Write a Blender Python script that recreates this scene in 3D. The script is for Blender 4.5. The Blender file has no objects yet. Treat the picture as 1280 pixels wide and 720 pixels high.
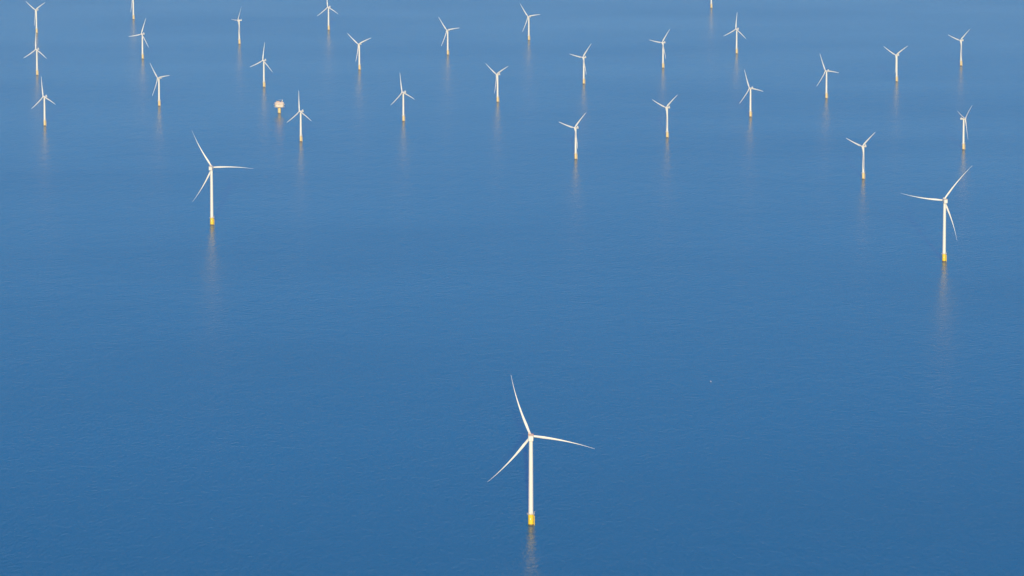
import bpy, bmesh, math, random
from mathutils import Matrix, Vector
random.seed(7)
C = bpy.context.scene.collection
PI = math.pi
R = math.radians

# ------------------------------------------------------------------ camera
CAM_H, TILT, FPX = 1174.44, R(7.156), 6000.0
cam = bpy.data.cameras.new('camera')
cam.sensor_width = 36.0
cam.lens = FPX / 1280.0 * 36.0
cam.clip_start = 5.0
cam.clip_end = 400000.0
co = bpy.data.objects.new('camera', cam)
co.location = (0, 0, CAM_H)
co.rotation_euler = (PI / 2 - TILT, 0, 0)
C.objects.link(co)
bpy.context.scene.camera = co

# ------------------------------------------------------------------ materials
def mat(name, col, rough=0.5, var=0.0, vscale=0.3, metal=0.0, streak=False, tint=None):
    m = bpy.data.materials.new(name); m.use_nodes = True
    nt = m.node_tree; b = nt.nodes['Principled BSDF']
    b.inputs['Base Color'].default_value = (*col, 1)
    b.inputs['Roughness'].default_value = rough
    b.inputs['Metallic'].default_value = metal
    if var:
        tc = nt.nodes.new('ShaderNodeTexCoord')
        mp = nt.nodes.new('ShaderNodeMapping')
        mp.inputs['Scale'].default_value = (1, 1, 0.12 if streak else 1)
        n = nt.nodes.new('ShaderNodeTexNoise'); n.inputs['Scale'].default_value = vscale
        n.inputs['Detail'].default_value = 5
        r = nt.nodes.new('ShaderNodeValToRGB')
        r.color_ramp.elements[0].position = 0.3; r.color_ramp.elements[1].position = 0.7
        t = tint or tuple(c * (1 - var) for c in col)
        r.color_ramp.elements[0].color = (*t, 1)
        r.color_ramp.elements[1].color = (*col, 1)
        nt.links.new(tc.outputs['Object'], mp.inputs['Vector'])
        nt.links.new(mp.outputs['Vector'], n.inputs['Vector'])
        nt.links.new(n.outputs['Fac'], r.inputs['Fac'])
        nt.links.new(r.outputs['Color'], b.inputs['Base Color'])
    return m

M = {
    'tower': mat('tower_paint', (.82, .80, .73), .35, .10, .5, streak=True),
    'blade': mat('blade_coat', (.82, .80, .75), .35, .06, .2),
    'yellow': mat('yellow_paint', (.86, .62, .004), .4, .18, .8, streak=True, tint=(.80, .54, .004)),
    'faded_hazy': mat('weathered_hazy_yellow', (.80, .64, .32), .45, .2, .8, streak=True, tint=(.72, .52, .20)),  # paler yellow for far bases: weathering plus distance haze put into the colour
    'grey': mat('galvanised_steel', (.66, .60, .54), .5, .2, 1.0),
    'red': mat('red_hoist_rail', (.62, .10, .06), .5, .1, 1.0),
    'dark': mat('dark_gap', (.06, .06, .065), .6),
    'growth': mat('wet_splash_zone', (.30, .17, .03), .5, .4, .6, tint=(.10, .07, .03)),
    'topside': mat('topside_panels', (.76, .66, .60), .45, .22, .25),
    'deck': mat('deck_plate', (.56, .40, .32), .6, .2, .3),
    'glass': mat('cabin_glass', (.03, .04, .05), .1),
    'hull': mat('boat_hull', (.5, .5, .53), .3, .1, 1.0),
    'hullblue': mat('boat_bottom', (.05, .07, .15), .4, .1, 1.0),
}

WAVE_CHOP, WAVE_SWELL, ROUGH = 1.1, .8, .13
SEA = (0.0, .20, .255)
SPEC_TINT = (1, 1, 1)
def water_mat():
    m = bpy.data.materials.new('sea_surface'); m.use_nodes = True
    nt = m.node_tree; N = nt.nodes; Lk = nt.links
    b = N['Principled BSDF']
    tc = N.new('ShaderNodeTexCoord')
    def noise(sx, sy, detail, rough=.55, rot=0):
        mp = N.new('ShaderNodeMapping'); mp.inputs['Scale'].default_value = (1/sx, 1/sy, 1)
        mp.inputs['Rotation'].default_value = (0, 0, rot)
        n = N.new('ShaderNodeTexNoise'); n.inputs['Scale'].default_value = 1
        n.inputs['Detail'].default_value = detail; n.inputs['Roughness'].default_value = rough
        Lk.new(tc.outputs['Object'], mp.inputs['Vector']); Lk.new(mp.outputs['Vector'], n.inputs['Vector'])
        return n.outputs['Fac']
    def math_(op, a, bv, c=None):
        n = N.new('ShaderNodeMath'); n.operation = op
        for i, v in enumerate((a, bv, c)):
            if v is None: continue
            if isinstance(v, (int, float)): n.inputs[i].default_value = v
            else: Lk.new(v, n.inputs[i])
        return n.outputs[0]
    chop = noise(8, 17, 3, .6, R(10))
    swell = noise(42, 95, 2, .5, R(-12))
    gust = noise(1500, 1000, 3, .5, R(8))
    h = math_('MULTIPLY_ADD', chop, WAVE_CHOP, math_('MULTIPLY', swell, WAVE_SWELL))
    bp = N.new('ShaderNodeBump'); bp.inputs['Strength'].default_value = 1.0
    bp.inputs['Distance'].default_value = 1.0
    Lk.new(h, bp.inputs['Height'])
    Lk.new(bp.outputs['Normal'], b.inputs['Normal'])
    # slicks and gusts: patches of slightly calmer or rougher water
    mr = N.new('ShaderNodeMapRange'); mr.inputs['From Min'].default_value = .3; mr.inputs['From Max'].default_value = .7
    mr.inputs['To Min'].default_value = ROUGH - .03; mr.inputs['To Max'].default_value = ROUGH + .03
    Lk.new(gust, mr.inputs['Value']); Lk.new(mr.outputs['Result'], b.inputs['Roughness'])
    b.inputs['Base Color'].default_value = (*SEA, 1)
    b.inputs['IOR'].default_value = 1.08
    b.inputs['Specular Tint'].default_value = (*SPEC_TINT, 1)
    return m




# ------------------------------------------------------------------ mesh helpers
def link(name, bm, m, parent=None, smooth=True):
    me = bpy.data.meshes.new(name)
    bmesh.ops.recalc_face_normals(bm, faces=bm.faces)
    bm.to_mesh(me); bm.free()
    for i, mm in enumerate(m if isinstance(m, (list, tuple)) else [m]):
        me.materials.append(mm)
    if smooth:
        for p in me.polygons: p.use_smooth = True
        me.set_sharp_from_angle(angle=R(35))
    o = bpy.data.objects.new(name, me); C.objects.link(o)
    if parent: o.parent = parent
    return o

def lathe(bm, prof, seg=40, mi=0, center=(0, 0)):
    """profile of (radius, z), closed at both ends"""
    rings = []
    for r, z in prof:
        rings.append([bm.verts.new((center[0] + r * math.cos(2*PI*k/seg), center[1] + r * math.sin(2*PI*k/seg), z)) for k in range(seg)])
    for a, b in zip(rings, rings[1:]):
        for k in range(seg):
            f = bm.faces.new((a[k], a[(k+1) % seg], b[(k+1) % seg], b[k])); f.material_index = mi
    for rg in (rings[0], rings[-1]):
        f = bm.faces.new(rg); f.material_index = mi

def ringwall(bm, r0, r1, z0, z1, seg=40, mi=0):
    P = []
    for r, z in ((r0, z0), (r1, z0), (r1, z1), (r0, z1)):
        P.append([bm.verts.new((r*math.cos(2*PI*k/seg), r*math.sin(2*PI*k/seg), z)) for k in range(seg)])
    for i in range(4):
        a, b = P[i], P[(i+1) % 4]
        for k in range(seg):
            f = bm.faces.new((a[k], a[(k+1) % seg], b[(k+1) % seg], b[k])); f.material_index = mi

def box(bm, c, s, bev=0.0, mi=0, rz=0.0):
    r = bmesh.ops.create_cube(bm, size=1.0)
    vs = r['verts']
    mt = Matrix.Translation(c) @ Matrix.Rotation(rz, 4, 'Z') @ Matrix.Diagonal((s[0], s[1], s[2], 1))
    bmesh.ops.transform(bm, matrix=mt, verts=vs)
    fs = {f for v in vs for f in v.link_faces}
    for f in fs: f.material_index = mi
    if bev:
        es = list({e for v in vs for e in v.link_edges})
        bmesh.ops.bevel(bm, geom=es, offset=bev, segments=3, affect='EDGES', profile=.5)

def tube(bm, p0, p1, r, seg=8, r2=None, mi=0):
    p0, p1 = Vector(p0), Vector(p1); d = p1 - p0
    q = d.to_track_quat('Z', 'Y').to_matrix().to_4x4()
    res = bmesh.ops.create_cone(bm, cap_ends=True, segments=seg, radius1=r, radius2=r if r2 is None else r2, depth=d.length)
    bmesh.ops.transform(bm, matrix=Matrix.Translation((p0+p1)/2) @ q, verts=res['verts'])
    for f in {f for v in res['verts'] for f in v.link_faces}: f.material_index = mi

def loft(bm, sections, mi=0):
    rings = [[bm.verts.new(p) for p in s] for s in sections]
    n = len(rings[0])
    for a, b in zip(rings, rings[1:]):
        for k in range(n):
            f = bm.faces.new((a[k], a[(k+1) % n], b[(k+1) % n], b[k])); f.material_index = mi
    for rg in (rings[0], rings[-1]):
        f = bm.faces.new(rg); f.material_index = mi

def blade_bm(Rr, root_r, r_start, chord_max, sweep, prebend, tip_c, taper):
    """blade along +z from the hub axis, chord along x, thickness along y; tip stays on the z axis"""
    bm = bmesh.new(); secs = []; n = 20
    for i in range(41):
        t = i / 40.0
        z = r_start + (Rr - r_start) * t
        u = z / Rr
        # chord: round root, widest at 22 %, long taper
        if t < .04: c = 2 * root_r; th = 1.0
        elif t < .17:
            k = (t - .04) / .13; k = k*k*(3-2*k)
            c = 2*root_r + (chord_max - 2*root_r) * k; th = 1.0 + (.38 - 1.0) * k
        else:
            k = (t - .17) / .83
            c = (chord_max - tip_c) * (1 - k) ** taper + tip_c; th = .38 - .20 * min(1, k*1.6)
        tw = R(16) * (1 - t) ** 2
        if t > .97: c *= max(.25, 1 - ((t - .97) / .03) ** 2 * .8)
        cx = sweep * Rr * (u*u - u)
        cy = -prebend * u * u
        ring = []
        for k in range(n):
            a = 2*PI*k/n
            x = .5 * math.cos(a)
            y = .5 * math.sin(a) * (1 - .55 * (1 - th) * (math.cos(a) * .5 + .5)) * th
            x = x - .15 * (1 - th)
            X = x*c; Y = y*c
            ring.append((cx + X*math.cos(tw) - Y*math.sin(tw), cy + X*math.sin(tw) + Y*math.cos(tw), z))
        secs.append(ring)
    loft(bm, secs)
    return bm

def platform_bm(r_in, r_out, z):
    bm = bmesh.new()
    ringwall(bm, r_in, r_out, z - .35, z, 36)
    n = 18
    for k in range(n):
        a = 2*PI*k/n; x, y = (r_out-.12)*math.cos(a), (r_out-.12)*math.sin(a)
        tube(bm, (x, y, z), (x, y, z+1.2), .07, 5)
    for zz in (.6, 1.2):
        ringwall(bm, r_out - .19, r_out - .05, z + zz - .06, z + zz + .06, 36)
    for k in range(6):
        a = 2*PI*(k+.5)/6
        tube(bm, (r_in*.97*math.cos(a), r_in*.97*math.sin(a), z-2.2), ((r_out-.3)*math.cos(a), (r_out-.3)*math.sin(a), z-.35), .14, 6)
    return bm

def landing_bm(rad, z1, ang):
    """two fender tubes with a ladder between them"""
    bm = bmesh.new()
    ca, sa = math.cos(ang), math.sin(ang)
    def P(o, s, z): return (o*ca - s*sa, o*sa + s*ca, z)
    for s in (-.95, .95):
        tube(bm, P(rad+1.3, s, -1), P(rad+1.3, s, z1), .24, 8)
        for z in (2.2, z1*.55, z1-.6):
            tube(bm, P(rad-.1, s*.9, z), P(rad+1.3, s, z), .14, 6)
    for s in (-.3, .3): tube(bm, P(rad+.75, s, 0), P(rad+.75, s, z1+.6), .06, 5)
    z = .5
    while z < z1 + .4:
        tube(bm, P(rad+.75, -.3, z), P(rad+.75, .3, z), .04, 4); z += .5
    return bm

def crane_bm(r, z, ang):
    bm = bmesh.new(); x, y = r*math.cos(ang), r*math.sin(ang)
    tube(bm, (x, y, z), (x, y, z+3.2), .22, 8)
    tube(bm, (x, y, z+3.0), (x+2.2*math.cos(ang+.5), y+2.2*math.sin(ang+.5), z+4.1), .16, 8, .1)
    box(bm, (x, y, z+3.1), (.7, .5, .5), .06)
    return bm

# ------------------------------------------------------------------ turbines
def tag(o, label, cat, group=None, kind=None):
    o['label'] = label; o['category'] = cat
    if group: o['group'] = group
    if kind: o['kind'] = kind
    return o

class Turbine: pass
def make_turbine(big):
    T = Turbine()
    root = bpy.data.objects.new('wind_turbine', None); C.objects.link(root)
    T.root = root
    if big:
        hub_h, tp_r, tp_z, r0, r1 = 125.0, 3.95, 15.5, 3.45, 2.75
        T.tilt, T.oh, Rr = R(5), 8.5, 92.5
    else:
        hub_h, tp_r, tp_z, r0, r1 = 78.5, 2.95, 14.5, 2.75, 2.05
        T.tilt, T.oh, Rr = R(5), 4.6, 54.5
    T.h = hub_h
    bm = bmesh.new()
    lathe(bm, [(tp_r, -3), (tp_r, 1.6)], 40, 1)
    lathe(bm, [(tp_r, 1.6), (tp_r, tp_z-.5), (tp_r+.12, tp_z-.5), (tp_r+.12, tp_z)], 40, 0)
    tp = link('transition_piece', bm, [M['yellow' if big else 'faded_hazy'], M['growth']], root)
    link('work_platform', platform_bm(r0+.02, tp_r+(1.75 if big else 1.4), tp_z+.36), M['grey'], tp)
    link('boat_landing', landing_bm(tp_r, tp_z-2, R(-20)), M['yellow' if big else 'faded_hazy'], tp)
    link('davit_crane', crane_bm(tp_r+.9, tp_z+.36, R(-8)), M['grey'], tp)
    if big:
        bm = bmesh.new(); box(bm, ((tp_r+.1)*math.cos(R(-100)), (tp_r+.1)*math.sin(R(-100)), 9.0), (.12, 1.5, 1.5), .03, rz=R(-100))
        link('marking_plate', bm, M['tower'], tp)
    top = hub_h - (3.6 if big else 2.0)
    bm = bmesh.new(); prof = []
    base = tp_z + .01
    for i in range(13):
        t = i/12; z = base + (top-base)*t; r = r0 + (r1-r0)*t**1.25
        prof.append((r, z))
        if i in (4, 8): prof += [(r+.05, z+.02), (r+.05, z+.22), (r, z+.24)]
    lathe(bm, prof, 40)
    tw = link('tower', bm, M['tower'], root)
    bm = bmesh.new(); box(bm, (math.cos(R(-70))*(r0-.02), math.sin(R(-70))*(r0-.02), base+1.9), (.18, 1.0, 2.2), .04, rz=R(-70))
    link('door', bm, M['grey'], tw)
    # nacelle, origin at tower axis & hub height, rotor towards -y
    bm = bmesh.new()
    def rr(y, w, zb, zt, rad):
        pts = []
        for cx, cz, a0 in ((w-rad, zt-rad, 0), (-w+rad, zt-rad, 90), (-w+rad, zb+rad, 180), (w-rad, zb+rad, 270)):
            for j in range(6):
                a = R(a0 + 90*j/5); pts.append((cx + rad*math.cos(a), y, cz + rad*math.sin(a)))
        return pts
    if big:
        loft(bm, [rr(-5.6, 3.3, -3.3, 3.3, 3.1), rr(-5.2, 3.9, -3.9, 3.9, 3.6), rr(-2.4, 4.0, -4.0, 4.0, 3.4),
                  rr(-2.0, 3.8, -3.9, 3.8, 1.2), rr(9.6, 3.7, -3.7, 3.9, 1.1), rr(10.6, 3.3, -3.2, 3.6, .9)])
    else:
        loft(bm, [rr(-3.2, 1.7, -1.7, 1.7, 1.6), rr(-2.9, 2.0, -2.0, 2.0, 1.5), rr(-1.0, 2.1, -2.1, 2.1, .9),
                  rr(8.0, 2.1, -2.0, 2.2, .8), rr(9.0, 1.8, -1.5, 2.0, .7)])
    nc = link('nacelle', bm, M['tower'], root)
    T.nac = nc; nc.location = (0, 0, hub_h)
    bm = bmesh.new()
    if big:
        box(bm, (0, 5.5, 4.15), (7.6, 9.2, .3), .05)
        for s in (-3.75, 3.75):
            box(bm, (s, 5.5, 4.6), (.14, 9.3, .6), .03)
        for y in (.9, 10.1): box(bm, (0, y, 4.6), (7.6, .14, .6), .03)
        hp = link('hoist_platform', bm, M['grey'], nc)
        bm = bmesh.new()
        for yy in (.8, 10.2): box(bm, (0, yy, 5.05), (7.7, .16, .28), .02)
        for s in (-3.84, 3.84): box(bm, (s, 5.5, 5.05), (.16, 9.6, .28), .02)
        link('railing', bm, M['red'], hp)
        bm = bmesh.new(); box(bm, (2.2, -.6, 5.4), (3.0, 1.6, 2.6), .15)
        link('cooler', bm, M['grey'], nc)
    else:
        box(bm, (0, 6.8, 3.4), (4.2, .55, 2.5), .1)
        for s in (-1.5, 1.5): tube(bm, (s, 6.8, 2.0), (s, 6.8, 2.6), .12, 6)
        link('cooler', bm, M['tower'], nc)
        bm = bmesh.new(); tube(bm, (0, 8.2, 2.0), (0, 8.2, 4.2), .06, 5); tube(bm, (-.6, 8.2, 4.2), (.6, 8.2, 4.2), .05, 5)
        link('wind_sensor', bm, M['grey'], nc)
    # hub, origin at rotor centre, axis -y
    bm = bmesh.new()
    k = 3.1 if big else 1.75
    sp = [(k*.98, -k*.95), (k*1.02, -k*.3), (k*1.0, k*.3), (k*.86, k*.8), (k*.6, k*1.15), (k*.3, k*1.34), (.05, k*1.4)]
    lathe(bm, [(r, z) for r, z in sp], 32)
    bmesh.ops.rotate(bm, verts=bm.verts, cent=(0, 0, 0), matrix=Matrix.Rotation(R(90), 3, 'X'))   # z -> -y
    T.hub = link('hub', bm, M['blade'], root)
    sgn = -1 if big else 1
    bbm = blade_bm(Rr, 1.7 if big else 1.4, k*.8, 3.7 if big else 4.0, (.125 if big else .06)*sgn, 3.0 if big else 1.5, 0.25 if big else 1.0, 1.6 if big else 1.0)
    b0 = link('blade', bbm, M['blade'], root)
    T.blades = [b0]
    for _ in range(2):
        b = b0.copy(); C.objects.link(b); T.blades.append(b)
    return T

def pose(T, x, y, yaw, az):
    T.root.location = (x, y, 0)
    F = Matrix.Translation((0, 0, T.h)) @ Matrix.Rotation(-R(yaw), 4, 'Z')
    T.nac.matrix_basis = F @ Matrix.Rotation(-T.tilt*.6, 4, 'X')
    G = F @ Matrix.Rotation(-T.tilt, 4, 'X') @ Matrix.Translation((0, -T.oh, 0))
    T.hub.matrix_basis = G
    for i, b in enumerate(T.blades):
        b.matrix_basis = G @ Matrix.Rotation(R(az + 120*i), 4, 'Y')

def dup(T0):
    T = Turbine(); T.h, T.tilt, T.oh = T0.h, T0.tilt, T0.oh; T.blades = []
    T.root = T0.root.copy(); C.objects.link(T.root)
    for ch in list(T0.root.children):
        c = ch.copy(); C.objects.link(c); c.parent = T.root
        for g in ch.children:
            d = g.copy(); C.objects.link(d); d.parent = c
        n = ch.name.split('.')[0]
        if n == 'nacelle': T.nac = c
        elif n == 'hub': T.hub = c
        elif n == 'blade': T.blades.append(c)
    return T

BIG = [  # x, y, yaw, az, label
    (26.6, 6672.7, 181, 17.8, 'largest and nearest white turbine, alone on its yellow base near the bottom centre'),
    (-658.5, 10467.7, 190, 28.6, 'big white turbine at left with one blade pointing level right, below the far rows'),
    (887.8, 9793.9, 171, 80.2, 'big white turbine at right edge with one blade pointing level left'),
]
FAR = [
    (-1619, 16326, 40, 60.4, 'Y-posed turbine, topmost of three stacked at the left edge'),
    (-1442, 14541, 37, 118.8, 'turbine in the middle of the left edge stack, upright blade touching the base above it'),
    (-1256, 12855, 41, 109.9, 'turbine lowest of the three stacked at the left edge'),
    (-1171, 15186, 38.5, 19.4, 'turbine with one blade level left, just below the cut off tower at top left'),
    (-993, 13466, 46, 78.9, 'turbine with one blade level right at upper left, second row from the left edge stack'),
    (-900, 15819, 65, 30, 'slim side-on turbine near the top, left of the platform column, short blade to the left'),
    (-731, 14108, 41.5, 6.5, 'turbine with a blade straight up directly above the round substation platform'),
    (-548, 12406, 45, 114.3, 'turbine immediately right of and below the substation platform, one blade upright'),
    (-630, 16468, 38, 113.7, 'turbine whose upright blade is cut by the top edge, left of centre'),
    (-470, 14749, 36, 66.5, 'Y-posed turbine with blades spread wide, just right below the turbine cut by the top edge'),
    (-295, 12991, 45, 107.5, 'turbine with upright blade leaning left, alone midway between the platform and the centre'),
    (-206, 15352, 38.5, 79.5, 'turbine near top centre, one blade level right, the left and lower of two lookalikes'),
    (-41, 13596, 47, 62.0, 'Y-posed turbine just left of the picture centre line in the upper part'),
    (56, 15992, 38.8, 80.1, 'turbine near top centre, one blade level right, the right and higher of two lookalikes'),
    (213, 14223, 45, 38.2, 'turbine right of centre, blades up right and level left, lower left of its lookalike'),
    (159, 11937, 43, 42.6, 'closest of the small turbines right of centre, thick tower and blades in a lopsided Y'),
    (467, 14818, 46, 36.1, 'turbine right of centre, one blade nearly level left, upper right of its lookalike'),
    (406, 12517, 47, 49.1, 'Y-posed turbine right of centre whose third blade hides in front of its tower'),
    (722, 15406, 42, 2.9, 'turbine near the top at right with a blade straight up like an upside down Y'),
    (654, 13125, 46, 96.2, 'turbine below the upside down Y turbine, upper blade leaning left and lower than its twin'),
    (901, 13719, 47, 92.7, 'turbine at upper right, upper blade leaning left, the right and higher of two lookalikes'),
    (1149, 14307, 45, 56.6, 'evenly balanced Y-posed turbine second from the right edge in the top row'),
    (1397, 14906, 48, 46.4, 'rightmost turbine of the uppermost row, lopsided Y pose'),
    (842, 11452, 46, 47.7, 'closest small turbine at right, Y-posed, left of and above the big right turbine'),
    (1151, 12189, -61, 56, 'turbine turned the other way with its nacelle left of the tower, at the right edge'),
    (-1342, 17001, 42, 63, 'turbine cut off by the top edge at left, only its tower showing'),
    (731, 17601, 42, 12, 'turbine cut off by the top edge at right, only its yellow foot showing'),
]
GB, GF = 'big wind turbines of the near farm', 'smaller wind turbines of the far farm'
big0 = make_turbine(True)
far0 = make_turbine(False)
for proto, rows, grp in ((big0, BIG, GB), (far0, FAR, GF)):
    for i, (x, y, yaw, az, lab) in enumerate(rows):
        T = proto if i == 0 else dup(proto)
        pose(T, x, y, yaw, az)
        tag(T.root, lab, 'wind turbine', grp)

# ------------------------------------------------------------------ pixel to sea level (used once, for two positions)
def sea_point(px, py):
    a = (px-640)/FPX; b = (360-py)/FPX
    r = Vector((a, math.cos(TILT)+b*math.sin(TILT), -math.sin(TILT)+b*math.cos(TILT)))
    t = -CAM_H/r.z
    return a*t, r.y*t

# ------------------------------------------------------------------ substation platform
px, py = sea_point(349.1, 141.5)
sub = bpy.data.objects.new('substation_platform', None); C.objects.link(sub)
sub.location = (px, py, 0); sub.scale = (1.05, 1.05, 1.05); sub.rotation_euler = (0, 0, R(8))
tag(sub, 'round-cornered white offshore substation on a single yellow leg beside an upright-bladed turbine', 'substation')
bm = bmesh.new(); lathe(bm, [(3.9, -3), (3.9, 1.5)], 36, 1); lathe(bm, [(3.9, 1.5), (3.9, 14.2)], 36, 0)
leg = link('leg', bm, [M['faded_hazy'], M['growth']], sub)
link('boat_landing', landing_bm(3.9, 12, R(-60)), M['yellow'], leg)
def octo(w, d, ch, z): return [(w-ch, -d, z), (w, -d+ch, z), (w, d-ch, z), (w-ch, d, z), (-w+ch, d, z), (-w, d-ch, z), (-w, -d+ch, z), (-w+ch, -d, z)]
bm = bmesh.new(); loft(bm, [octo(4.5, 4.5, 2, 13.6), octo(10.5, 8.5, 3.5, 16.6)])
link('support_frame', bm, M['topside'], sub)
for z, w, d in ((16.7, 13.4, 11.2), (22.2, 14.3, 12)):
    bm = bmesh.new(); loft(bm, [octo(w, d, 4, z), octo(w, d, 4, z+.7)])
    for f in range(2):
        loft(bm, [octo(w-.05, d-.05, 4, z+1.2+f*.55), octo(w-.05, d-.05, 4, z+1.28+f*.55)])
        # hollow look comes from the module walls standing inside
    link('deck', bm, M['tower'], sub)
bm = bmesh.new(); loft(bm, [octo(11.4, 9.4, 3.2, 17.4), octo(11.4, 9.4, 3.2, 22.1)]); 
link('lower_module', bm, M['topside'], sub)
bm = bmesh.new(); loft(bm, [octo(12.2, 10, 3.4, 22.9), octo(12.2, 10, 3.4, 29.2), octo(11.8, 9.6, 3.4, 29.6)])
mod = link('upper_module', bm, M['topside'], sub)
bm = bmesh.new()
for k in range(5):
    box(bm, (-8 + 4*k, -10.05, 25.8), (2.4, .12, 3.0), .03)
link('louvre', bm, M['deck'], mod)
bm = bmesh.new(); box(bm, (-3.5, 1.5, 30.9), (9, 8, 2.6), .25); box(bm, (6, -1, 30.5), (4.2, 7, 1.8), .2)
link('roof_house', bm, M['deck'], sub)
bm = bmesh.new(); tube(bm, (9, 6, 29.4), (9, 6, 33.5), .55, 10); box(bm, (9, 6, 33.8), (1.8, 1.8, 1.6), .1)
tube(bm, (9, 6, 34), (-1, 3.5, 35.4), .3, 6, .18)
link('crane', bm, M['tower'], sub)

# ------------------------------------------------------------------ small boat
px, py = sea_point(888.4, 477.2)
bo = bpy.data.objects.new('small_boat', None); C.objects.link(bo)
bo.location = (px, py, 0); bo.rotation_euler = (0, 0, R(14)); bo.scale = (.6, .6, .6)
tag(bo, 'tiny white boat, a lone speck on open water right of the nearest turbine', 'boat')
bm = bmesh.new(); secs = []
for y, w, zt in ((-4.2, 1.25, .95), (-2, 1.45, 1.0), (1, 1.4, 1.15), (3, .95, 1.35), (4.4, .12, 1.6)):
    secs.append([(-w, y, zt), (-w*.92, y, .35), (-w*.45, y, -.35), (0, y, -.5), (w*.45, y, -.35), (w*.92, y, .35), (w, y, zt)])
loft(bm, secs); link('hull', bm, M['hull'], bo)
bm = bmesh.new(); box(bm, (0, .2, 1.85), (1.9, 2.6, 1.6), .15); cab = link('cabin', bm, M['hull'], bo)
bm = bmesh.new(); box(bm, (0, .2, 2.1), (1.96, 2.3, .5), .04); link('window', bm, M['glass'], cab)
bm = bmesh.new(); tube(bm, (0, -.4, 2.6), (0, -.4, 4.3), .06, 6); tube(bm, (-.4, -.4, 3.8), (.4, -.4, 3.8), .04, 5); link('mast', bm, M['hull'], bo)

# ------------------------------------------------------------------ sea
bm = bmesh.new()
bmesh.ops.create_grid(bm, x_segments=8, y_segments=8, size=80000)
sea = link('sea', bm, water_mat(), None, smooth=False); sea['kind'] = 'structure'

# ------------------------------------------------------------------ haze
HAZE, HCOL = 9e-6, (1, .93, .92)
bm = bmesh.new(); box(bm, (0, 0, 649.5), (161000, 161000, 1301))
hz = link('haze', bm, [], None, smooth=False); hz['kind'] = 'stuff'; hz['label'] = 'thin pale blue haze over the whole sea'
hm = bpy.data.materials.new('haze_air'); hm.use_nodes = True
nt = hm.node_tree; nt.nodes.remove(nt.nodes['Principled BSDF'])
pv = nt.nodes.new('ShaderNodeVolumePrincipled'); pv.inputs['Density'].default_value = HAZE
pv.inputs['Color'].default_value = (*HCOL, 1); pv.inputs['Anisotropy'].default_value = 0.0
nt.links.new(pv.outputs['Volume'], nt.nodes['Material Output'].inputs['Volume'])
hz.data.materials.clear(); hz.data.materials.append(hm)

# ------------------------------------------------------------------ light
SUN_EL, SUN_AZ = R(8.8), R(.5)      # low sun straight behind the camera
sd = Vector((math.sin(SUN_AZ)*math.cos(SUN_EL), -math.cos(SUN_AZ)*math.cos(SUN_EL), math.sin(SUN_EL)))
sl = bpy.data.lights.new('sun', 'SUN'); sl.energy = 3.1; sl.angle = R(.5); sl.color = (1, .82, .48)
so = bpy.data.objects.new('sun', sl); C.objects.link(so)
so.rotation_euler = sd.to_track_quat('Z', 'Y').to_euler()
w = bpy.data.worlds.new('World'); bpy.context.scene.world = w; w.use_nodes = True
nt = w.node_tree; bg = nt.nodes['Background']
sky = nt.nodes.new('ShaderNodeTexSky'); sky.sky_type = 'NISHITA'; sky.sun_disc = False
sky.sun_elevation = SUN_EL; sky.sun_rotation = math.atan2(sd.x, sd.y)
sky.altitude = 0; sky.air_density = 1.15; sky.dust_density = 0.0; sky.ozone_density = 10.0
nt.links.new(sky.outputs['Color'], bg.inputs['Color'])
bg.inputs["Strength"].default_value = .15

sc = bpy.context.scene
sc.view_settings.view_transform = 'Standard'; sc.view_settings.look = 'None'
sc.view_settings.exposure = .75; sc.view_settings.gamma = 1.0
sc.render.engine = 'CYCLES'
sc.cycles.use_denoising = True
sc.cycles.max_bounces = 6; sc.cycles.volume_bounces = 1
sc.cycles.filter_width = 1.5
